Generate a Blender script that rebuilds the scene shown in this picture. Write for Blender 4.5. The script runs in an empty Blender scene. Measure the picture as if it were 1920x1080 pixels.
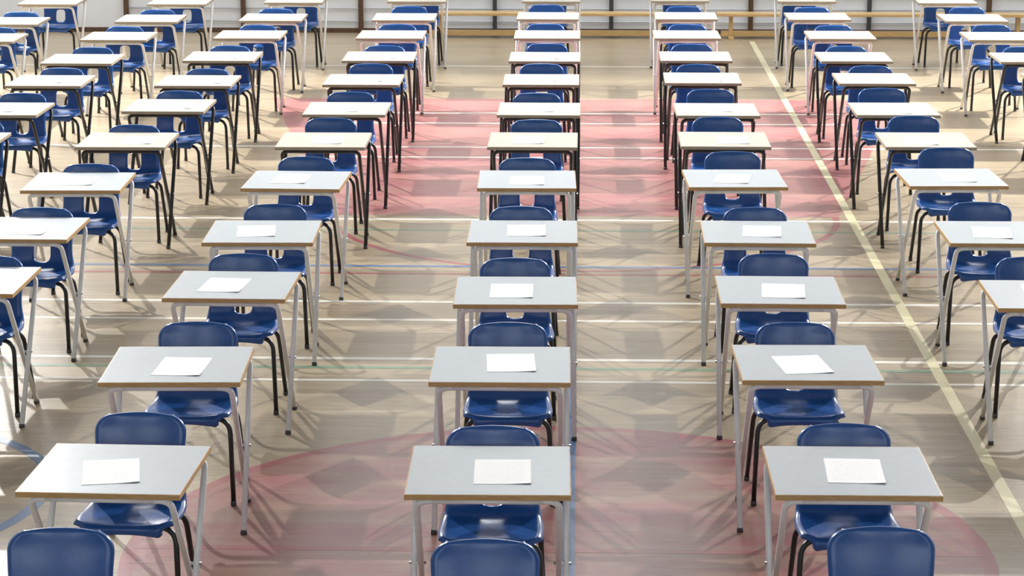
import bpy, bmesh, math, random
from mathutils import Vector, Matrix
R = math.radians
random.seed(7)
sc = bpy.context.scene
C = sc.collection

# ------------------------------------------------------------------ camera
F_PX = 4400.0
PITCH, YAW = R(13.2), R(1.647)
DESK_H = 0.71
CAM_H = 2.645 + DESK_H
cam_d = bpy.data.cameras.new('camera')
cam = bpy.data.objects.new('camera', cam_d)
C.objects.link(cam)
cam_d.sensor_width = 36.0
cam_d.lens = F_PX / 1920 * 36.0
cam_d.clip_end = 200
cam.location = (0, 0, CAM_H)
cam.rotation_euler = (R(90) - PITCH, 0, YAW)
sc.camera = cam
CAM_M = cam.rotation_euler.to_matrix()

# ------------------------------------------------------------------ world, lights, exposure
SKY = 0.6
WIN_E = 260.0
ADDED_ROOF_E = 13.5
FRONT_E = 2.8
ADDED_SPOT_W = 13000.0  # power of the spots added for crisp shadows
world = bpy.data.worlds.new('daylight')
sc.world = world
world.use_nodes = True
bg = world.node_tree.nodes['Background']
bg.inputs[0].default_value = (0.90, 0.95, 1.0, 1)
bg.inputs[1].default_value = SKY
sc.view_settings.view_transform = 'Standard'
sc.view_settings.look = 'None'
sc.view_settings.gamma = 1.0
sc.view_settings.use_curve_mapping = False
sc.view_settings.exposure = -0.14
sc.cycles.max_bounces = 6
sc.cycles.diffuse_bounces = 3
sc.cycles.glossy_bounces = 3
sc.cycles.caustics_reflective = False
sc.cycles.caustics_refractive = False
sc.cycles.sample_clamp_indirect = 4.0

# ------------------------------------------------------------------ pixel helpers (a pixel is only a direction)
def ray(px, py):
    return (CAM_M @ Vector(((px - 960) / F_PX, (540 - py) / F_PX, -1.0))).normalized()
def on_z(px, py, z):
    d = ray(px, py)
    t = (z - CAM_H) / d.z
    return Vector((d.x * t, d.y * t, z))
def on_y(px, py, y):
    d = ray(px, py)
    t = y / d.y
    return Vector((d.x * t, y, CAM_H + d.z * t))

# ------------------------------------------------------------------ materials
def mat(name, col, rough=0.5, spec=0.5, metal=0.0, coat=0.0, coat_r=0.05):
    m = bpy.data.materials.new(name)
    m.use_nodes = True
    b = m.node_tree.nodes['Principled BSDF']
    b.inputs['Base Color'].default_value = (*col, 1)
    b.inputs['Roughness'].default_value = rough
    b.inputs['Specular IOR Level'].default_value = spec
    b.inputs['Metallic'].default_value = metal
    b.inputs['Coat Weight'].default_value = coat
    b.inputs['Coat Roughness'].default_value = coat_r
    return m
def nodes(m):
    return m.node_tree.nodes, m.node_tree.links, m.node_tree.nodes['Principled BSDF']
def speckle(m, col, amount=0.06, scale=60, rough=None, stretch=(1, 1, 1)):
    """fine procedural variation of a base colour and roughness"""
    n, l, b = nodes(m)
    tc = n.new('ShaderNodeTexCoord'); mp = n.new('ShaderNodeMapping')
    mp.inputs['Scale'].default_value = stretch
    nz = n.new('ShaderNodeTexNoise'); nz.inputs['Scale'].default_value = scale; nz.inputs['Detail'].default_value = 4
    cr = n.new('ShaderNodeValToRGB')
    cr.color_ramp.elements[0].position = 0.3; cr.color_ramp.elements[1].position = 0.7
    cr.color_ramp.elements[0].color = (*[max(0, c * (1 - amount)) for c in col], 1)
    cr.color_ramp.elements[1].color = (*[min(1, c * (1 + amount)) for c in col], 1)
    l.new(tc.outputs['Object'], mp.inputs[0]); l.new(mp.outputs[0], nz.inputs[0])
    l.new(nz.outputs[0], cr.inputs[0]); l.new(cr.outputs[0], b.inputs['Base Color'])
    if rough:
        mr = n.new('ShaderNodeMapRange')
        mr.inputs[3].default_value = rough[0]; mr.inputs[4].default_value = rough[1]
        l.new(nz.outputs[0], mr.inputs[0]); l.new(mr.outputs[0], b.inputs['Roughness'])
    return m

M = {}
BLUE = (0.015, 0.085, 0.31)
M['blue'] = speckle(mat('blue_plastic', BLUE, 0.25, 0.5), BLUE, 0.08, 40, (0.2, 0.29))
M['black'] = mat('black_steel', (0.012, 0.012, 0.014), 0.35, 0.5)
M['rubber'] = mat('grey_rubber', (0.08, 0.08, 0.085), 0.7, 0.3)
M['white_tube'] = speckle(mat('white_steel', (0.84, 0.85, 0.86), 0.32, 0.5), (0.84, 0.85, 0.86), 0.04, 30)
GREY = (0.46, 0.50, 0.53)
M['grey_top'] = speckle(mat('grey_laminate', GREY, 0.3, 0.28), GREY, 0.03, 25, (0.26, 0.32))
CREAM = (0.50, 0.47, 0.40)
M['cream_top'] = speckle(mat('cream_laminate', CREAM, 0.3, 0.2), CREAM, 0.04, 25, (0.26, 0.32))
BEECH = (0.50, 0.31, 0.13)
M['beech'] = speckle(mat('beech_lipping', BEECH, 0.4, 0.4), BEECH, 0.25, 8, None, (2, 2, 60))
ASH = (0.40, 0.33, 0.23)
M['ash'] = speckle(mat('ash_lipping', ASH, 0.4, 0.4), ASH, 0.2, 8, None, (2, 2, 60))
M['bolt'] = mat('zinc_bolt', (0.6, 0.6, 0.6), 0.3, 0.5, 1.0)
M['wall'] = speckle(mat('white_paint', (0.82, 0.83, 0.85), 0.6, 0.3), (0.82, 0.83, 0.85), 0.02, 6)
M['ceiling'] = mat('ceiling_paint', (0.5, 0.5, 0.5), 0.8, 0.2)
M['side_wall'] = speckle(mat('grey_blue_paint', (0.48, 0.5, 0.53), 0.6, 0.3), (0.48, 0.5, 0.53), 0.03, 6)
M['brown'] = speckle(mat('dark_stained_wood', (0.10, 0.055, 0.03), 0.45, 0.4), (0.10, 0.055, 0.03), 0.3, 10, None, (8, 8, 1))
M['charcoal'] = mat('charcoal_steel', (0.05, 0.05, 0.055), 0.4, 0.5)
M['rail'] = mat('grey_rail', (0.5, 0.52, 0.53), 0.4, 0.5)
BENCHC = (0.60, 0.40, 0.17)
M['bench'] = speckle(mat('varnished_pine', BENCHC, 0.3, 0.5), BENCHC, 0.18, 8, None, (1, 14, 14))
M['frame'] = mat('window_frame_white', (0.7, 0.7, 0.7), 0.4, 0.5)

# lit, frosted window pane: it is the daylight behind it that shows
pm = bpy.data.materials.new('daylit_glass'); pm.use_nodes = True
pb = pm.node_tree.nodes['Principled BSDF']
pb.inputs['Base Color'].default_value = (0.8, 0.85, 0.9, 1)
pb.inputs['Roughness'].default_value = 0.2
pb.inputs['Emission Color'].default_value = (1.0, 0.985, 0.95, 1)
pb.inputs['Emission Strength'].default_value = WIN_E
M['pane'] = pm
rm = pm.copy(); rm.name = 'added_roof_glow'  # glow of the ceiling panels added over the far rows
rm.node_tree.nodes['Principled BSDF'].inputs['Emission Strength'].default_value = ADDED_ROOF_E
rm.node_tree.nodes['Principled BSDF'].inputs['Emission Color'].default_value = (0.93, 0.97, 1.0, 1)
M['added_roof'] = rm
sm = pm.copy(); sm.name = 'sky_lit_glass'
sm.node_tree.nodes['Principled BSDF'].inputs['Emission Strength'].default_value = FRONT_E
sm.node_tree.nodes['Principled BSDF'].inputs['Emission Color'].default_value = (0.86, 0.93, 1.0, 1)
M['sky_pane'] = sm

# printed exam paper: faint grey lines of print in ruled blocks
def paper_mat():
    m = mat('exam_paper', (0.93, 0.93, 0.93), 0.7, 0.2)
    n, l, b = nodes(m)
    tc = n.new('ShaderNodeTexCoord'); sx = n.new('ShaderNodeSeparateXYZ')
    l.new(tc.outputs['Object'], sx.inputs[0])
    def math_(op, a, bb=None):
        k = n.new('ShaderNodeMath'); k.operation = op
        for i, v in enumerate((a, bb)):
            if v is None: continue
            if isinstance(v, (int, float)): k.inputs[i].default_value = v
            else: l.new(v, k.inputs[i])
        return k.outputs[0]
    fr = math_('FRACT', math_('MULTIPLY', sx.outputs[1], 62.0))
    line = math_('LESS_THAN', fr, 0.38)
    inx = math_('LESS_THAN', math_('ABSOLUTE', sx.outputs[0]), 0.082)
    iny = math_('LESS_THAN', math_('ABSOLUTE', sx.outputs[1]), 0.125)
    nz = n.new('ShaderNodeTexNoise'); nz.inputs['Scale'].default_value = 140
    l.new(tc.outputs['Object'], nz.inputs[0])
    word = math_('GREATER_THAN', nz.outputs[0], 0.46)
    fac = math_('MULTIPLY', math_('MULTIPLY', line, inx), math_('MULTIPLY', iny, word))
    fac = math_('MULTIPLY', fac, 0.13)
    mx = n.new('ShaderNodeMixRGB'); mx.inputs[1].default_value = (0.93, 0.93, 0.935, 1); mx.inputs[2].default_value = (0.25, 0.25, 0.3, 1)
    l.new(fac, mx.inputs[0]); l.new(mx.outputs[0], b.inputs['Base Color'])
    return m
M['paper'] = paper_mat()

def wood_floor(name, tint=None, fac=0.0, wear=0.12):
    """narrow varnished strips running across the hall; painted areas keep the strip joints"""
    m = mat(name, (0.5, 0.42, 0.32), 0.2, 0.4)
    n, l, b = nodes(m)
    tc = n.new('ShaderNodeTexCoord'); ge = n.new('ShaderNodeNewGeometry')
    br = n.new('ShaderNodeTexBrick')
    br.inputs['Scale'].default_value = 1.0
    br.inputs['Brick Width'].default_value = 1.9
    br.inputs['Row Height'].default_value = 0.075
    br.inputs['Mortar Size'].default_value = 0.0022
    br.inputs['Mortar Smooth'].default_value = 0.3
    br.inputs['Color1'].default_value = (0.42, 0.335, 0.22, 1)
    br.inputs['Color2'].default_value = (0.36, 0.28, 0.18, 1)
    br.inputs['Mortar'].default_value = (0.27, 0.21, 0.15, 1)
    br.offset = 0.37; br.offset_frequency = 2
    l.new(ge.outputs['Position'], br.inputs[0])
    mp = n.new('ShaderNodeMapping'); mp.inputs['Scale'].default_value = (1.2, 26, 1)
    l.new(ge.outputs['Position'], mp.inputs[0])
    nz = n.new('ShaderNodeTexNoise'); nz.inputs['Scale'].default_value = 1.6; nz.inputs['Detail'].default_value = 6
    l.new(mp.outputs[0], nz.inputs[0])
    hs = n.new('ShaderNodeMixRGB'); hs.blend_type = 'OVERLAY'; hs.inputs[0].default_value = 0.3
    l.new(br.outputs[0], hs.inputs[1]); l.new(nz.outputs[0], hs.inputs[2])
    big = n.new('ShaderNodeTexNoise'); big.inputs['Scale'].default_value = 0.9; big.inputs['Detail'].default_value = 7; big.inputs['Roughness'].default_value = 0.62
    mpb = n.new('ShaderNodeMapping'); mpb.inputs['Scale'].default_value = (0.8, 2.2, 1)
    l.new(ge.outputs['Position'], mpb.inputs[0]); l.new(mpb.outputs[0], big.inputs[0])
    wr = n.new('ShaderNodeMapRange'); wr.inputs[1].default_value = 0.3; wr.inputs[2].default_value = 0.7; wr.inputs[3].default_value = 0.80; wr.inputs[4].default_value = 1.06
    l.new(big.outputs[0], wr.inputs[0])
    wm = n.new('ShaderNodeMixRGB'); wm.blend_type = 'MULTIPLY'; wm.inputs[0].default_value = 1.0
    l.new(hs.outputs[0], wm.inputs[1]); l.new(wr.outputs[0], wm.inputs[2])
    out = wm.outputs[0]
    if tint:
        # worn paint lets some wood through
        w = n.new('ShaderNodeTexNoise'); w.inputs['Scale'].default_value = 1.3; w.inputs['Detail'].default_value = 5
        mp2 = n.new('ShaderNodeMapping'); mp2.inputs['Scale'].default_value = (1, 3, 1)
        l.new(ge.outputs['Position'], mp2.inputs[0]); l.new(mp2.outputs[0], w.inputs[0])
        mr = n.new('ShaderNodeMapRange'); mr.inputs[1].default_value = 0.3; mr.inputs[2].default_value = 0.7
        mr.inputs[3].default_value = max(0, fac - wear); mr.inputs[4].default_value = min(1, fac + wear)
        l.new(w.outputs[0], mr.inputs[0])
        mx = n.new('ShaderNodeMixRGB'); mx.inputs[2].default_value = (*tint, 1)
        l.new(mr.outputs[0], mx.inputs[0]); l.new(out, mx.inputs[1])
        out = mx.outputs[0]
    l.new(out, b.inputs['Base Color'])
    nz2 = n.new('ShaderNodeTexNoise'); nz2.inputs['Scale'].default_value = 3.0; nz2.inputs['Detail'].default_value = 5
    l.new(mp.outputs[0], nz2.inputs[0])
    mr2 = n.new('ShaderNodeMapRange'); mr2.inputs[3].default_value = 0.24; mr2.inputs[4].default_value = 0.34
    l.new(nz2.outputs[0], mr2.inputs[0]); l.new(mr2.outputs[0], b.inputs['Roughness'])
    bp = n.new('ShaderNodeBump'); bp.inputs['Strength'].default_value = 0.12; bp.inputs['Distance'].default_value = 0.002
    l.new(br.outputs[1], bp.inputs['Height']); bp.invert = True
    l.new(bp.outputs[0], b.inputs['Normal'])
    return m
M['floor'] = wood_floor('varnished_floor_strips')
M['red'] = wood_floor('red_floor_paint', (0.38, 0.085, 0.125), 0.6)
M['worn_red'] = wood_floor('worn_red_floor_paint', (0.30, 0.055, 0.085), 0.55, 0.34)
M['white_line'] = wood_floor('white_line_paint', (0.78, 0.76, 0.68), 0.9)
M['cream_line'] = wood_floor('cream_line_paint', (0.72, 0.66, 0.42), 0.88)
M['blue_line'] = wood_floor('blue_line_paint', (0.06, 0.15, 0.32), 0.85)
M['green_line'] = wood_floor('green_line_paint', (0.10, 0.27, 0.18), 0.7)
M['red_line'] = wood_floor('red_line_paint', (0.32, 0.05, 0.075), 0.75)

# ------------------------------------------------------------------ mesh helpers
def link(name, me, m=None, parent=None):
    o = bpy.data.objects.new(name, me)
    C.objects.link(o)
    if m is not None:
        me.materials.clear(); me.materials.append(m)
    if parent is not None: o.parent = parent
    return o
def from_bm(name, bm, m=None, parent=None, smooth=False):
    me = bpy.data.meshes.new(name)
    bmesh.ops.recalc_face_normals(bm, faces=bm.faces)
    for f in bm.faces: f.smooth = smooth
    bm.to_mesh(me); bm.free()
    return link(name, me, m, parent)
def box_bm(x0, x1, y0, y1, z0, z1, bevel=0.0, bm=None):
    own = bm is None
    b = bmesh.new() if own else bm
    vs = [b.verts.new(p) for p in ((x0,y0,z0),(x1,y0,z0),(x1,y1,z0),(x0,y1,z0),(x0,y0,z1),(x1,y0,z1),(x1,y1,z1),(x0,y1,z1))]
    fs = [b.faces.new([vs[i] for i in q]) for q in ((0,3,2,1),(4,5,6,7),(0,1,5,4),(1,2,6,5),(2,3,7,6),(3,0,4,7))]
    if bevel > 0 and own:
        bmesh.ops.bevel(b, geom=list(b.edges), offset=bevel, segments=2, affect='EDGES', profile=0.7)
    return b
def box(name, x0, x1, y0, y1, z0, z1, m, parent=None, bevel=0.0):
    return from_bm(name, box_bm(x0, x1, y0, y1, z0, z1, bevel), m, parent)
def fillet(pts, rad, n=6):
    """round the inner corners of a polyline"""
    pts = [Vector(p) for p in pts]
    out = [pts[0]]
    for i in range(1, len(pts) - 1):
        a, b, c = pts[i-1], pts[i], pts[i+1]
        r = rad[i-1] if isinstance(rad, (list, tuple)) else rad
        u, w = (a - b).normalized(), (c - b).normalized()
        ang = u.angle(w)
        t = min(r / math.tan(ang / 2), (a-b).length * .98, (c-b).length * .98)
        p0, p1 = b + u * t, b + w * t
        for k in range(n + 1):
            s = k / n
            out.append(p0 * (1-s)**2 + b * 2 * s * (1-s) + p1 * s * s)
    out.append(pts[-1])
    return out
def tube_bm(pts, r, seg=10, bm=None, cap=True):
    b = bm or bmesh.new()
    pts = [Vector(p) for p in pts]
    rings = []
    nrm = None
    for i, p in enumerate(pts):
        t = (pts[min(i+1, len(pts)-1)] - pts[max(i-1, 0)]).normalized()
        if nrm is None:
            nrm = t.orthogonal().normalized()
        else:
            nrm = (nrm - t * nrm.dot(t)).normalized()
        bi = t.cross(nrm)
        rings.append([b.verts.new(p + (nrm * math.cos(a) + bi * math.sin(a)) * r)
                      for a in (2 * math.pi * k / seg for k in range(seg))])
    for a, c in zip(rings, rings[1:]):
        for k in range(seg):
            b.faces.new((a[k], a[(k+1) % seg], c[(k+1) % seg], c[k]))
    if cap:
        b.faces.new(list(reversed(rings[0]))); b.faces.new(rings[-1])
    return b
def tube(name, pts, r, m, parent=None, seg=10):
    return from_bm(name, tube_bm(pts, r, seg), m, parent, smooth=True)
def empty(name, loc=(0, 0, 0), rz=0.0):
    o = bpy.data.objects.new(name, None)
    o.empty_display_size = 0.1
    C.objects.link(o)
    o.location = loc; o.rotation_euler = (0, 0, rz)
    return o
def tag(o, label, cat, group=None):
    o['label'] = label; o['category'] = cat
    if group: o['group'] = group
    return o
def struct(o, label=None):
    o['kind'] = 'structure'
    if label: o['label'] = label
    return o
def copy_tree(o, parent=None):
    c = o.copy(); C.objects.link(c); c.parent = parent
    for ch in o.children: copy_tree(ch, c)
    return c

# ------------------------------------------------------------------ the hall
XL, XR, YN, YF, ZC = -9.6, 9.2, -4.0, 27.3, 9.6
floor = struct(box('floor', XL, XR, YN, YF, -0.12, 0.0, M['floor']), 'varnished timber strip sports hall floor with painted court markings')
struct(box('wall_left', XL - 0.2, XL, YN, YF + 0.2, 0, ZC, M['side_wall']), 'grey painted side wall of the hall')
struct(box('wall_right', XR, XR + 0.2, YN, YF + 0.2, 0, ZC, M['side_wall']), 'grey painted side wall of the hall')
wall = struct(box('wall_back', XL, XR, YF, YF + 0.2, 0, ZC, M['wall']), 'white end wall with dark uprights and thin rails')
struct(box('ceiling', XL, XR, YN, YF + 0.2, ZC, ZC + 0.15, M['ceiling']), 'plain white hall ceiling')

# uprights on the end wall (pixel column -> place on the wall plane)
for px, mm in ((238, 'brown'), (457, 'brown'), (677, 'brown'), (928, 'charcoal'), (1146, 'charcoal'), (1407, 'brown'), (1629, 'charcoal'), (1853, 'brown')):
    x = on_y(px, 30, YF).x
    wdt = 0.028 if mm == 'brown' else 0.024
    box('upright', x - wdt, x + wdt, YF - 0.05, YF + 0.02, 0.0, 2.4, M[mm], wall, 0.004)
xs = on_y(238, 30, YF).x
for z in (0.135, 0.285, 0.435, 0.585, 0.735):
    tube('wall_rail', [(xs, YF - 0.022, z), (XR - 0.2, YF - 0.022, z)], 0.008, M['rail'], wall, 8)
struct(box('baseboard_back', XL, XR, YF - 0.018, YF, 0, 0.055, M['brown'], None, 0.003), 'dark stained skirting board along the end wall')

# tall windows high in the end wall and along both side walls
wn = 0
def window(cx, cy, w, z0, z1, facing, nx=2, nz=4, pane='pane'):
    global wn
    wn += 1
    o = struct(empty('window_%d' % wn, (cx, cy, z0), facing), 'unseen daylit window with white glazing bars, high in the wall')
    h = z1 - z0
    t = min(0.05, w * 0.12)
    bm = bmesh.new()
    box_bm(-w/2, w/2, -0.06, 0, 0, t, bm=bm); box_bm(-w/2, w/2, -0.06, 0, h - t, h, bm=bm)
    box_bm(-w/2, -w/2 + t, -0.06, 0, 0, h, bm=bm); box_bm(w/2 - t, w/2, -0.06, 0, 0, h, bm=bm)
    from_bm('window_frame', bm, M['frame'], o)
    pw, ph = (w - 2*t) / nx, (h - 2*t) / nz
    for i in range(nx):
        for k in range(nz):
            box('pane', -w/2 + t + i*pw + 0.015, -w/2 + t + (i+1)*pw - 0.015, -0.02, -0.005, t + k*ph + 0.015, t + (k+1)*ph - 0.015, M[pane], o)
    for i in range(1, nx):
        box('glazing_bar', -w/2 + t + i*pw - 0.015, -w/2 + t + i*pw + 0.015, -0.045, 0, t, h - t, M['frame'], o)
    for k in range(1, nz):
        box('glazing_bar', -w/2 + t, w/2 - t, -0.045, 0, t + k*ph - 0.015, t + k*ph + 0.015, M['frame'], o)
    return o
for cx in (-8.1, 7.7):
    window(cx, YF - 0.001, 0.26, 5.4, 9.2, 0, 1, 4)
# an added, unseen spot in each far corner, to sharpen the floor shadows
def added_spot(x, z, tx, ty):
    p = Vector((x, YF - 0.55, z))
    d = (Vector((tx, ty, 0)) - p).normalized()
    q = d.to_track_quat('-Z', 'Y')
    h = bmesh.new()
    # open-fronted hood around the lamp
    outer = [(0.20, 0.14), (0.20, -0.12), (0.12, -0.24)]
    for (w0, z0), (w1, z1) in zip(outer, outer[1:]):
        a = [h.verts.new((sx * w0, sy * w0 * 0.8, -z0)) for sx, sy in ((-1,-1),(1,-1),(1,1),(-1,1))]
        b = [h.verts.new((sx * w1, sy * w1 * 0.8, -z1)) for sx, sy in ((-1,-1),(1,-1),(1,1),(-1,1))]
        for k in range(4): h.faces.new((a[k], a[(k+1) % 4], b[(k+1) % 4], b[k]))
    h.faces.new(b)
    o = from_bm('added_spot_hood', h, M['charcoal'], wall)
    o.location = p; o.rotation_euler = q.to_euler()
    tube('added_spot_bracket', [p - d * 0.2, (x, YF + 0.01, z + 0.05)], 0.02, M['charcoal'], wall, 8)
    ld = bpy.data.lights.new('added_spot_lamp', 'SPOT')
    ld.energy = ADDED_SPOT_W; ld.spot_size = R(76); ld.spot_blend = 0.5; ld.shadow_soft_size = 0.06
    ld.color = (1.0, 0.98, 0.95)
    lo = bpy.data.objects.new('added_spot_lamp', ld); C.objects.link(lo)
    lo.location = p; lo.rotation_euler = q.to_euler()
added_spot(-9.0, 7.2, -2.2, 15.0)
added_spot(8.6, 7.2, 2.0, 15.0)
# the wall behind the photographer, with broad windows, the outer ones added for fill
struct(box('wall_front', XL, XR, YN - 0.2, YN, 0, ZC, M['wall']), 'white wall behind the photographer')
for cx, w in ((-6.4, 3.6), (-0.9, 3.6), (5.0, 3.6)):
    window(cx, YN + 0.001, w, 2.75, 6.0, math.pi, 3, 2, 'sky_pane')
# added glowing panels in the unseen ceiling, to brighten the far rows
ceiling = bpy.data.objects['ceiling']
for cx in (-6.2, -0.2, 5.8):
    for cy in (20.2, 24.9):
        f = box('added_roof_frame', cx - 0.85, cx + 0.85, cy - 2.2, cy + 2.2, ZC - 0.06, ZC + 0.001, M['frame'], ceiling)
        box('added_roof_pane', cx - 0.78, cx + 0.78, cy - 2.13, cy + 2.13, ZC - 0.075, ZC - 0.061, M['added_roof'], ceiling)

# ------------------------------------------------------------------ painted court markings (thin paint on the floor)
def marking(name, bm, m, label=None):
    o = from_bm(name, bm, M[m], floor)
    if label: o['label'] = label
    return o
LV = [0]
def lev():
    LV[0] += 1
    return 0.0003 + 0.00004 * LV[0]
def band_x(py, x0, x1, w, m):
    y = on_z(1090, py, 0).y
    marking('court_line', box_bm(x0, x1, y - w/2, y + w/2, -0.001, lev()), m)
def band_y(x, y0, y1, w, m):
    marking('court_line', box_bm(x - w/2, x + w/2, y0, y1, -0.001, lev()), m)
def ring(cx, cy, r0, r1, m, name='court_line', a0=0, a1=360, label=None):
    bm = bmesh.new(); z = lev(); n = 72
    cols = []
    for k in range(n + 1):
        a = R(a0 + (a1 - a0) * k / n)
        c, s = math.cos(a), math.sin(a)
        cols.append([bm.verts.new((cx + c*r, cy + s*r, zz)) for r, zz in ((r0, -.001), (r0, z), (r1, z), (r1, -.001))] if r0 > 0 else None)
    if r0 > 0:
        for a, b in zip(cols, cols[1:]):
            for i in range(3): bm.faces.new((a[i], a[i+1], b[i+1], b[i]))
    else:
        top = [bm.verts.new((cx + math.cos(R(360*k/n))*r1, cy + math.sin(R(360*k/n))*r1, z)) for k in range(n)]
        low = [bm.verts.new((v.co.x, v.co.y, -.001)) for v in top]
        bm.faces.new(top)
        for k in range(n): bm.faces.new((top[k], low[k], low[(k+1) % n], top[(k+1) % n]))
    return marking(name, bm, m, label)
ky0, ky1 = on_z(1090, 405, 0).y, on_z(1090, 186, 0).y
kb = box_bm(-1, 1, ky0, ky1, -0.001, lev())
for v in kb.verts:
    v.co.x = 0.05 + v.co.x * (1.82 if v.co.y < ky0 + 0.1 else 2.98)
marking('painted_key', kb, 'red', 'red painted tapering key on the floor')
ring(0.05, ky0, 1.77, 1.82, 'red_line', a0=180, a1=360)
CX, CY = -0.08, 9.43
ring(CX, CY, 0, 1.80, 'worn_red', 'centre_circle', label='red painted circle on the floor')
ring(CX, CY, 1.78, 1.84, 'red_line')
band_x(568, XL + .6, XR - .6, 0.05, 'white_line')
band_x(602, XL + .6, XR - .6, 0.04, 'white_line')
band_x(675, XL + .6, XR - .6, 0.05, 'white_line')
band_x(716, XL + .6, XR - .6, 0.04, 'white_line')
band_x(692, XL + .6, XR - .6, 0.05, 'green_line')
band_x(413, XL + .6, XR - .6, 0.05, 'white_line')
band_x(433, XL + .6, XR - .6, 0.04, 'green_line')
band_x(501, XL + .6, XR - .6, 0.05, 'blue_line')
band_x(515, XL + .6, XR - .6, 0.04, 'red_line')
band_x(213, -2.3, 2.4, 0.05, 'white_line')
band_x(232, -2.3, 2.4, 0.05, 'white_line')
band_x(277, XL + .6, XR - .6, 0.05, 'white_line')
band_x(296, -2.3, 2.4, 0.05, 'white_line')
band_x(125, XL + .6, XR - .6, 0.05, 'white_line')
band_x(1033, CX - 1.8, CX + 1.8, 0.05, 'red_line')
band_y(1.955, YN + 1, on_z(1410, 78, 0).y, 0.06, 'cream_line')
band_y(-0.035, YN + 1, ky0, 0.06, 'blue_line')
ring(-3.55, 10.1, 1.10, 1.16, 'blue_line')
ring(2.28, 9.2, 0, 0.32, 'blue_line', 'painted_spot', label='blue painted spot on the floor')

# ------------------------------------------------------------------ gym benches along the end wall
def bench(px0, px1, label):
    yb = YF - 0.42
    x0, x1 = on_y(px0, 40, yb).x, on_y(px1, 40, yb).x
    L = x1 - x0
    o = tag(empty('gym_bench', (x0, yb, 0)), label, 'bench', 'gym benches along the end wall')
    from_bm('seat_plank', box_bm(0, L, -0.11, 0.12, 0.262, 0.295, 0.006), M['bench'], o)
    from_bm('balance_rail', box_bm(0.05, L - 0.05, -0.035, 0.035, 0.028, 0.088, 0.006), M['bench'], o)
    for fx in (0.16, L - 0.16):
        s = from_bm('support', box_bm(fx - 0.022, fx + 0.022, -0.05, 0.05, 0.03, 0.262, 0.004), M['bench'], o)
        from_bm('foot', box_bm(fx - 0.03, fx + 0.03, -0.15, 0.15, 0.0, 0.03, 0.006), M['bench'], o)
    return o
bench(800, 1262, 'long pale wooden gym bench against end wall behind centre desk column')
bench(1344, 1935, 'long wooden gym bench against end wall at right, with a visible end support')

# ------------------------------------------------------------------ exam desk
DW = 0.60
def make_desk(top_m, tube_m, lip_m):
    o = empty('exam_desk')
    e = 0.004
    T0, T1 = DESK_H - 0.022, DESK_H
    from_bm('desk_top', box_bm(-DW/2 + e, DW/2 - e, e, DW - e, T0, T1, 0.0012), M[top_m], o)
    bm = bmesh.new()
    for (x0, x1, y0, y1) in ((-DW/2, DW/2, 0, e), (-DW/2, DW/2, DW - e, DW), (-DW/2, -DW/2 + e, e, DW - e), (DW/2 - e, DW/2, e, DW - e)):
        box_bm(x0, x1, y0, y1, T0 + 0.0005, T1 - 0.0006, bm=bm)
    from_bm('edge_lipping', bm, M[lip_m], o)
    r = 0.0125
    for hw, yt, yf in ((0.258, 0.036, 0.545), (0.286, 0.556, 0.105)):
        zt = T0 - r
        from_bm('crossbar', tube_bm([(-hw + 0.06, yt, zt), (hw - 0.06, yt, zt)], r), M[tube_m], o, smooth=True)
        for s in (-1, 1):
            path = fillet([(s * (hw - 0.06), yt, zt), (s * hw, yt, zt), (s * hw, yf, 0.012)], 0.05, 6)
            leg = from_bm('leg', tube_bm(path, r), M[tube_m], o, smooth=True)
            d = Vector((0, yf - yt, 0.012 - zt)).normalized()
            p = Vector((s * hw, yf, 0.012))
            from_bm('foot_cap', tube_bm([p - d * 0.006, p + Vector((0, 0, -0.0115)) + d * 0.001], r + 0.0018), M['rubber'], leg, smooth=True)
    for s in (-1, 1):
        # pivot where the two leg frames cross
        from_bm('pivot_bolt', tube_bm([(s * 0.24, 0.322, 0.335), (s * 0.304, 0.322, 0.335)], 0.006, 8), M['bolt'], o, smooth=True)
    return o

# ------------------------------------------------------------------ polypropylene chair
CHAIR_H = 0.75
KZ = 0.75 / 0.785
def catmull(P, n):
    out = []
    for i in range(len(P) - 1):
        p0, p1, p2, p3 = P[max(i-1, 0)], P[i], P[i+1], P[min(i+2, len(P)-1)]
        for k in range(n):
            t = k / n
            out.append(tuple(0.5 * ((2*b) + (-a + c)*t + (2*a - 5*b + 4*c - d)*t*t + (-a + 3*b - 3*c + d)*t**3) for a, b, c, d in zip(p0, p1, p2, p3)))
    out.append(tuple(P[-1]))
    return out
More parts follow.
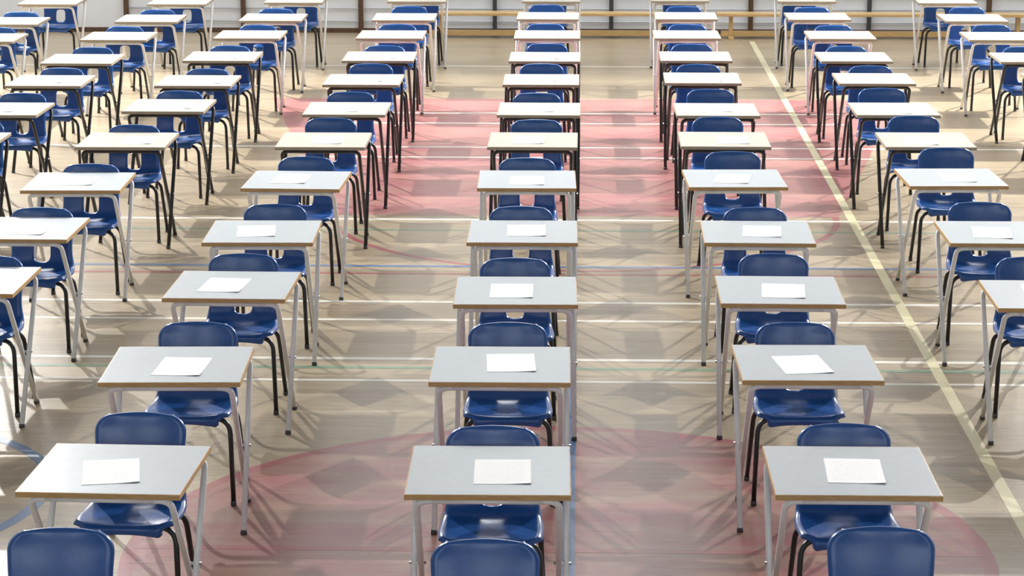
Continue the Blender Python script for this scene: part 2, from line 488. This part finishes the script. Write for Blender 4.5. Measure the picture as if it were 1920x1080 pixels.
# side profile (y, z, half width): front lip of the seat, seat, bend, backrest, rolled top
PROFILE = [(-.200, .410, .176), (-.207, .425, .184), (-.196, .438, .192), (-.150, .441, .199), (-.080, .434, .202), (-.010, .427, .201),
           (.060, .427, .197), (.105, .440, .190), (.130, .468, .180), (.143, .510, .172), (.153, .560, .170), (.164, .610, .172),
           (.176, .660, .175), (.187, .700, .177), (.196, .735, .178), (.202, .762, .178), (.208, .779, .178), (.216, .785, .178), (.227, .781, .178)]
DENSE = catmull([(y, z * KZ, w * (0.975 if z < 0.45 else 1.0)) for y, z, w in PROFILE], 3)
NV = len(DENSE) - 1
def shell_pt(u, v):
    i = min(int(v), NV - 1); f = v - i
    y, z, w = (a * (1 - f) + b * f for a, b in zip(DENSE[i], DENSE[i+1]))
    j0, j1 = max(i - 1, 0), min(i + 2, NV)
    ty, tz = DENSE[j1][0] - DENSE[j0][0], DENSE[j1][1] - DENSE[j0][1]
    L = math.hypot(ty, tz); ty, tz = ty / L, tz / L
    ny, nz = -tz, ty                      # towards the sitter
    top = min(1.0, max(0.0, (z - 0.65) / 0.067))
    if y > 0.1 and top > 0:
        ny, nz = ny * (1 - top) - top, nz * (1 - top)
    back = min(1.0, max(0.0, (z - 0.42) / 0.115))
    rad = 0.064
    d = z - (CHAIR_H - rad)
    if back > 0.9 and d > 0:
        w = w - rad + math.sqrt(max(rad*rad - min(d, rad*0.97)**2, 0.0))
    front = max(0.0, (-0.15 - y) / 0.05)
    if back == 0 and front > 0: w -= 0.024 * front * front
    a = abs(u)
    bow = (0.024 * back + 0.016 * (1 - back)) * a * a
    lip = max(0.0, (a - 0.91) / 0.09)
    off = bow - 0.017 * lip * lip
    crown = 0.006 * a * a * top if y > 0.1 else 0.0
    return Vector((u * w, y + ny * off, z + nz * off - crown))
def vz(z):
    for i in range(NV):
        if DENSE[i][0] > 0.1 and DENSE[i][1] <= z <= DENSE[i+1][1]:
            return i + (z - DENSE[i][1]) / (DENSE[i+1][1] - DENSE[i][1])
def make_shell():
    us = [-1, -.975, -.95, -.92, -.88, -.8, -.7, -.56, -.42, -.28, -.14, 0, .14, .28, .42, .56, .7, .8, .88, .92, .95, .975, 1]
    bm = bmesh.new()
    j0, j1 = int(vz(.432)), int(vz(.603)) + 1
    i0, i1 = us.index(-.42), us.index(.42)
    g = [[None] * len(us) for _ in range(NV + 1)]
    for j in range(NV + 1):
        for i, u in enumerate(us):
            if j0 < j < j1 and i0 < i < i1: continue
            g[j][i] = bm.verts.new(shell_pt(u, j))
    for j in range(NV):
        for i in range(len(us) - 1):
            if j0 <= j < j1 and i0 <= i < i1: continue
            bm.faces.new((g[j][i], g[j][i+1], g[j+1][i+1], g[j+1][i]))
    # handle opening: rings from the removed block to a rounded hole
    loop = [(i, j0) for i in range(i0, i1)] + [(i1, j) for j in range(j0, j1)] + [(i, j1) for i in range(i1, i0, -1)] + [(i0, j) for j in range(j1, j0, -1)]
    zc, hh, hw = 0.517, 0.068, 0.052
    vb, vt, vc = vz(zc - hh), vz(zc + hh), vz(zc)
    def hole(i, j):
        x = shell_pt(us[i], j)
        a = math.atan2((x.z - zc) / hh, x.x / hw)
        n = 3.2
        ca, sa = math.cos(a), math.sin(a)
        k = (abs(ca)**n + abs(sa)**n) ** (-1/n)
        zz = zc + hh * k * sa
        return hw * k * ca / 0.171, vz(zz)
    prev = [g[j][i] for i, j in loop]
    for s in (0.5, 0.88, 1.0):
        cur = []
        for i, j in loop:
            hu, hv = hole(i, j)
            p = shell_pt(us[i] * (1-s) + hu * s, j * (1-s) + hv * s)
            if s == 1.0: p.y += 0.006
            cur.append(bm.verts.new(p))
        m = len(loop)
        for k in range(m):
            bm.faces.new((prev[k], prev[(k+1) % m], cur[(k+1) % m], cur[k]))
        prev = cur
    bmesh.ops.recalc_face_normals(bm, faces=bm.faces)
    bmesh.ops.solidify(bm, geom=list(bm.faces), thickness=0.0055)
    bmesh.ops.recalc_face_normals(bm, faces=bm.faces)
    bm.normal_update()
    return bm
def make_chair():
    o = empty('school_chair')
    whole = make_shell()
    whole.verts.index_update()
    nor = [v.normal.copy() for v in whole.verts]
    co = [v.co.copy() for v in whole.verts]
    seat_f, back_f = [], []
    for f in whole.faces:
        c = f.calc_center_median()
        (back_f if (c.y > 0.05 and c.z > 0.442) else seat_f).append([v.index for v in f.verts])
    whole.free()
    for nm, fs in (('seat', seat_f), ('backrest', back_f)):
        used = sorted({i for f in fs for i in f}); ix = {a: k for k, a in enumerate(used)}
        me = bpy.data.meshes.new(nm)
        me.from_pydata([co[i] for i in used], [], [[ix[i] for i in f] for f in fs])
        me.polygons.foreach_set('use_smooth', [True] * len(me.polygons))
        me.normals_split_custom_set_from_vertices([nor[i] for i in used])
        link(nm, me, M['blue'], o)
    r = 0.0115
    for yt, yf, fx in ((-0.105, -0.160, 0.200), (0.085, 0.205, 0.203)):
        zt = 0.388
        from_bm('crossbar', tube_bm([(-0.11, yt, zt), (0.11, yt, zt)], r), M['black'], o, smooth=True)
        for s in (-1, 1):
            kx = 0.184
            path = fillet([(s * 0.11, yt, zt), (s * kx, yt, zt), (s * fx, yf, 0.012)], 0.075, 8)
            leg = from_bm('leg', tube_bm(path, r), M['black'], o, smooth=True)
            p = Vector((s * fx, yf, 0.012)); d = (p - Vector((s * kx, yt, zt))).normalized()
            from_bm('foot_cap', tube_bm([p - d * 0.010, p + Vector((0, 0, -0.0115))], r + 0.002), M['rubber'], leg, smooth=True)
    return o

# ------------------------------------------------------------------ exam paper
def make_paper():
    bm = bmesh.new()
    nx, ny = 6, 8
    w, h = 0.21, 0.297
    g = [[bm.verts.new((-w/2 + w*i/nx, -h/2 + h*j/ny, 0.0016)) for i in range(nx + 1)] for j in range(ny + 1)]
    for j in range(ny):
        for i in range(nx): bm.faces.new((g[j][i], g[j][i+1], g[j+1][i+1], g[j+1][i]))
    for row in g:
        for v in row:      # a corner of the top sheet lifts a little
            d = max(0, v.co.x / (w/2)) * max(0, -v.co.y / (h/2))
            v.co.z += 0.004 * d * d
    bmesh.ops.recalc_face_normals(bm, faces=bm.faces)
    bmesh.ops.solidify(bm, geom=list(bm.faces), thickness=0.0014)
    zmin = min(v.co.z for v in bm.verts)
    for v in bm.verts: v.co.z -= zmin
    return from_bm('exam_paper', bm, M['paper'])

# ------------------------------------------------------------------ measured layout: pixels of the near top edge of each desk (left, right, y)
# a lone corner is given with None for the other one
DESKS = {
 'C': {1: (758, 1070, 928, 928), 2: (803, 1070, 717, 717), 3: (850, 1083, 571, 571), 4: (875, 1083, 455, 455), 5: (892, 1083, 353, 353), 6: (913, 1083, 276, 276),
       7: (934, 1085, 216, 216), 8: (942, 1086, 159, 159), 9: (955, 1086, 115, 115), 10: (965, 1086, 72, 72), 11: (968, 1085, 36, 36), 12: (981, 1086, 3, 3)},
 'L1': {1: (32, 333, 922, 928), 2: (185, 448, 717, 717), 3: (305, 532, 559, 561), 4: (381, 583, 455, 455), 5: (453, 634, 353, 355), 6: (515, 684, 276, 276),
        7: (567, 721, 215, 215), 8: (605, 747, 159, 159), 9: (641, 774, 114, 114), 10: (669, 789, 72, 72), 11: (700, 811, 38, 38), 12: (729, 832, 3, 3)},
 'L2': {3: (None, 24, 551, 551), 4: (None, 125, 449, 449), 5: (40, 222, 357, 357), 6: (142, 306, 276, 276), 7: (227, 382, 209, 209), 8: (287, 434, 161, 161),
        9: (344, 473, 114, 114), 10: (404, 519, 72, 72), 11: (450, 561, 39, 39), 12: (498, 600, 5, 5)},
 'L3': {6: (None, -20, 276, 276), 7: (None, 68, 216, 216), 8: (7, 152, 161, 161), 9: (76, 207, 119, 119), 10: (150, 273, 75, 75), 11: (218, 328, 41, 41), 12: (279, 382, 8, 8)},
 'L4': {10: (None, 24, 78, 78), 11: (None, 69, 46, 46), 12: (34, 140, 8, 8)},
 'R1': {1: (1455, 1768, 928, 930), 2: (1393, 1658, 713, 714), 3: (1353, 1585, 569, 571), 4: (1322, 1529, 455, 457), 5: (1293, 1477, 351, 351), 6: (1275, 1448, 275, 275),
        7: (1269, 1426, 217, 217), 8: (1247, 1391, 156, 156), 9: (1240, 1373, 114, 114), 10: (1230, 1350, 72, 72), 11: (1231, 1344, 36, 36), 12: (1224, 1326, 2, 2)},
 'R2': {3: (1872, None, 578, 578), 4: (1782, None, 456, 456), 5: (1708, 1890, 349, 349), 6: (1663, 1830, 276, 276), 7: (1607, 1764, 216, 216), 8: (1573, 1719, 157, 157),
        9: (1541, 1674, 115, 115), 10: (1522, 1641, 73, 73), 11: (1482, 1594, 37, 37), 12: (1461, 1566, 3, 3)},
 'R3': {8: (1940, None, 157, 157), 9: (1877, None, 116, 116), 10: (1818, None, 75, 75), 11: (1772, 1893, 40, 40), 12: (1724, 1832, 6, 6)},
}
# chairs: pixels of the backrest (left, right, top)
CHAIRS = {
 'C': {0: (809, 1011, 1013), 1: (838, 1011, 800), 2: (879, 1026, 606), 3: (897, 1028, 485), 4: (918, 1037, 388), 5: (935, 1043, 297), 6: (957, 1055, 225), 7: (960, 1050, 175),
       8: (975, 1057, 120), 9: (987, 1065, 82), 10: (986, 1057, 45), 11: (990, 1060, 9)},
 'L1': {0: (17, 215, 992), 1: (182, 349, 775), 2: (300, 445, 605), 3: (394, 521, 477), 4: (459, 575, 384), 5: (522, 628, 295), 6: (570, 663, 222), 7: (612, 702, 173),
        8: (655, 737, 120), 9: (684, 759, 86), 10: (713, 780, 46), 11: (735, 801, 12)},
 'L2': {3: (-73, 50, 487), 4: (27, 137, 396), 5: (118, 217, 312), 6: (205, 297, 236), 7: (295, 381, 171), 8: (352, 430, 130), 9: (393, 467, 88), 10: (450, 516, 49), 11: (487, 549, 17)},
 'L3': {6: (-80, 11, 227), 7: (12, 95, 175), 8: (78, 157, 128), 9: (138, 212, 89), 10: (202, 268, 50), 11: (265, 327, 19)},
 'L4': {10: (-38, 27, 52), 11: (6, 66, 25)},
 'R1': {0: (1550, 1752, 990), 1: (1499, 1667, 796), 2: (1417, 1563, 606), 3: (1396, 1525, 477), 4: (1357, 1473, 390), 5: (1327, 1431, 285), 6: (1297, 1393, 220), 7: (1287, 1376, 168),
        8: (1268, 1350, 121), 9: (1258, 1335, 83), 10: (1258, 1328, 46), 11: (1250, 1314, 12)},
 'R2': {3: (1883, 2008, 483), 4: (1780, 1893, 380), 5: (1722, 1825, 278), 6: (1667, 1762, 218), 7: (1609, 1697, 166), 8: (1592, 1671, 124), 9: (1547, 1621, 88), 10: (1524, 1595, 48), 11: (1488, 1555, 14)},
 'R3': {9: (1880, 1955, 88), 10: (1828, 1895, 47), 11: (1783, 1845, 14)},
}
# papers: four corners far-left, far-right, near-right, near-left
PAPERS = {
 ('C', 1): ((890, 861), (996, 861), (997, 909), (886, 909)), ('C', 2): ((910, 664), (1003, 663), (1006, 698), (913, 698)),
 ('C', 3): ((921, 532), (1001, 532), (998, 559), (917, 559)), ('C', 4): ((951, 422), (1023, 422), (1024, 443), (950, 443)),
 ('C', 5): ((958, 330), (1022, 330), (1020, 347), (953, 347)), ('C', 6): ((964, 257), (1021, 257), (1017, 268), (959, 268)),
 ('C', 7): ((983, 199), (1040, 199), (1040, 208), (982, 208)), ('C', 8): ((994, 144), (1042, 144), (1042, 152), (993, 152)),
 ('L1', 1): ((156, 864), (260, 860), (262, 905), (153, 910)), ('L1', 2): ((310, 672), (400, 671), (372, 704), (283, 703)),
 ('L1', 3): ((395, 522), (477, 521), (443, 549), (368, 547)), ('L1', 4): ((444, 423), (516, 423), (517, 444), (444, 444)),
 ('L1', 5): ((523, 327), (587, 327), (570, 344), (505, 344)), ('L1', 6): ((590, 257), (645, 257), (640, 268), (583, 268)),
 ('L1', 7): ((622, 199), (676, 199), (671, 208), (616, 208)), ('L1', 8): ((672, 144), (720, 144), (716, 152), (667, 152)),
 ('L2', 4): ((44, 418), (117, 418), (73, 442), (0, 441)), ('L2', 5): ((123, 331), (190, 330), (170, 348), (106, 347)),
 ('L2', 6): ((237, 258), (293, 258), (280, 268), (226, 268)), ('L2', 7): ((315, 193), (367, 193), (357, 203), (304, 203)),
 ('L2', 8): ((372, 148), (420, 148), (413, 155), (364, 155)),
 ('R1', 1): ((1545, 860), (1650, 861), (1660, 907), (1552, 906)), ('R1', 2): ((1443, 669), (1537, 667), (1563, 698), (1473, 702)),
 ('R1', 3): ((1430, 532), (1510, 532), (1508, 560), (1427, 559)), ('R1', 4): ((1394, 423), (1466, 423), (1465, 446), (1390, 444)),
 ('R1', 5): ((1348, 327), (1410, 327), (1400, 344), (1335, 343)), ('R1', 6): ((1347, 257), (1407, 257), (1402, 268), (1343, 268)),
 ('R1', 7): ((1317, 199), (1375, 199), (1374, 208), (1316, 208)), ('R1', 8): ((1303, 144), (1351, 144), (1351, 152), (1302, 152)),
 ('R2', 3): ((1915, 533), (1995, 533), (2006, 562), (1925, 562)), ('R2', 4): ((1823, 425), (1897, 425), (1897, 448), (1823, 448)),
 ('R2', 5): ((1762, 323), (1820, 323), (1830, 343), (1768, 343)), ('R2', 6): ((1693, 260), (1753, 260), (1758, 270), (1698, 270)),
 ('R2', 7): ((1650, 203), (1706, 203), (1710, 212), (1653, 212)), ('R2', 8): ((1605, 146), (1653, 146), (1657, 154), (1608, 154)),
}
ORD = ['', 'first', 'second', 'third', 'fourth', 'fifth', 'sixth', 'seventh', 'eighth', 'ninth', 'tenth', 'eleventh', 'twelfth']
COLN = {'C': 'centre column', 'L1': 'first column left of centre', 'L2': 'second column left of centre', 'L3': 'third column left of centre', 'L4': 'fourth column left of centre',
        'R1': 'first column right of centre', 'R2': 'second column right of centre', 'R3': 'third column right of centre'}
def where(c, r):
    return '%s row from front, %s' % (ORD[r], COLN[c])

proto_d = {}
desk_at = {}
for c, rows in DESKS.items():
    for r, (xl, xr, yl, yr) in rows.items():
        kind = 'grey' if r <= 5 else ('black' if r <= 9 else 'white')
        if xl is not None and xr is not None:
            a, b = on_z(xl, yl, DESK_H), on_z(xr, yr, DESK_H)
            mid = (a + b) / 2
            rz = math.atan2(b.y - a.y, b.x - a.x) if r <= 5 else 0.0
            rz = max(-R(4), min(R(4), rz))
            if c == 'C' and r <= 5: rz *= 0.5
        elif xl is None:
            b = on_z(xr, yr, DESK_H); mid = b - Vector((DW/2, 0, 0)); rz = 0
        else:
            a = on_z(xl, yl, DESK_H); mid = a + Vector((DW/2, 0, 0)); rz = 0
        rz += R(random.uniform(-0.5, 0.5))
        if kind not in proto_d:
            o = proto_d[kind] = make_desk(*{'grey': ('grey_top', 'white_tube', 'beech'), 'black': ('cream_top', 'black', 'ash'), 'white': ('cream_top', 'white_tube', 'ash')}[kind])
        else:
            o = copy_tree(proto_d[kind])
        o.location = (mid.x, mid.y, 0); o.rotation_euler = (0, 0, rz)
        look = {'grey': 'grey exam desk with white crossed legs', 'black': 'cream exam desk with black crossed legs', 'white': 'cream exam desk with white crossed legs'}[kind]
        tag(o, '%s, %s' % (look, where(c, r)), 'desk', 'exam desks set out in columns')
        desk_at[c, r] = (mid.x, mid.y, rz)

proto_c = None
chair_spots = {}
for c, rows in CHAIRS.items():
    for r, (xl, xr, yt) in rows.items():
        p = on_z((xl + xr) / 2, yt, CHAIR_H)
        chair_spots[c, r] = (p.x, p.y)
for c in DESKS:
    if (c, 12) in desk_at:
        x, y, _ = desk_at[c, 12]
        dx = [chair_spots[c, k][0] - desk_at[c, k][0] for k in (10, 11)]
        chair_spots[c, 12] = (x + sum(dx) / 2, y + 0.60 + 0.12)
for (c, r), (x, y) in chair_spots.items():
    if proto_c is None: o = proto_c = make_chair()
    else: o = copy_tree(proto_c)
    rz = R(random.uniform(-1.5, 1.5))
    if (c, r) in desk_at:      # the seat runs in between the desk legs, the backrest stays clear of the desk top
        dx, dy, _ = desk_at[c, r]
        y = max(y, dy + DW + 0.062)
        if y < dy + DW + 0.50: x = max(dx - 0.024, min(dx + 0.024, x))
    o.rotation_euler = (0, 0, rz)
    o.location = (x + 0.214 * math.sin(rz), y - 0.214 * math.cos(rz), 0)
    if r == 0:
        lab = 'blue plastic chair cut off by bottom edge of picture, %s' % COLN[c]
    else:
        lab = 'blue plastic chair behind desk in %s' % where(c, r)
    tag(o, lab, 'chair', 'blue chairs behind the desks')

proto_p = None
for (c, r), (x, y, rz) in desk_at.items():
    if (c, r) in PAPERS:
        q = [on_z(px, py, DESK_H) for px, py in PAPERS[c, r]]
        m = sum(q, Vector()) / 4
        up = ((q[0] + q[1]) - (q[2] + q[3])); right = ((q[1] + q[2]) - (q[0] + q[3]))
        a = math.atan2(right.y, right.x)
        a2 = math.atan2(-up.x, up.y)
        a = (a2 * 0.75 + a * 0.25) if r <= 5 else a2 * 0.3
        px_, py_ = m.x, m.y
        lx, ly = px_ - x, py_ - y
        ly = max(0.17, min(0.43, ly)) if r > 5 else ly
        px_, py_ = x + lx, y + ly
    elif r >= 9 and c in ('C', 'R1', 'L1', 'R2', 'L2', 'L3', 'R3', 'L4'):
        px_, py_, a = x + random.uniform(0.0, 0.06), y + 0.30 + random.uniform(-.04, .04), R(random.uniform(-5, 5))
    elif (c, r) in (('L3', 8), ('L3', 7)):
        px_, py_, a = x + random.uniform(-0.02, 0.06), y + 0.30, R(random.uniform(-5, 5))
    else:
        continue
    if proto_p is None: o = proto_p = make_paper()
    else: o = copy_tree(proto_p)
    o.location = (px_, py_, DESK_H + 0.0001); o.rotation_euler = (0, 0, a)
    tag(o, 'white exam paper on desk in %s' % where(c, r), 'paper', 'exam papers laid on the desks')
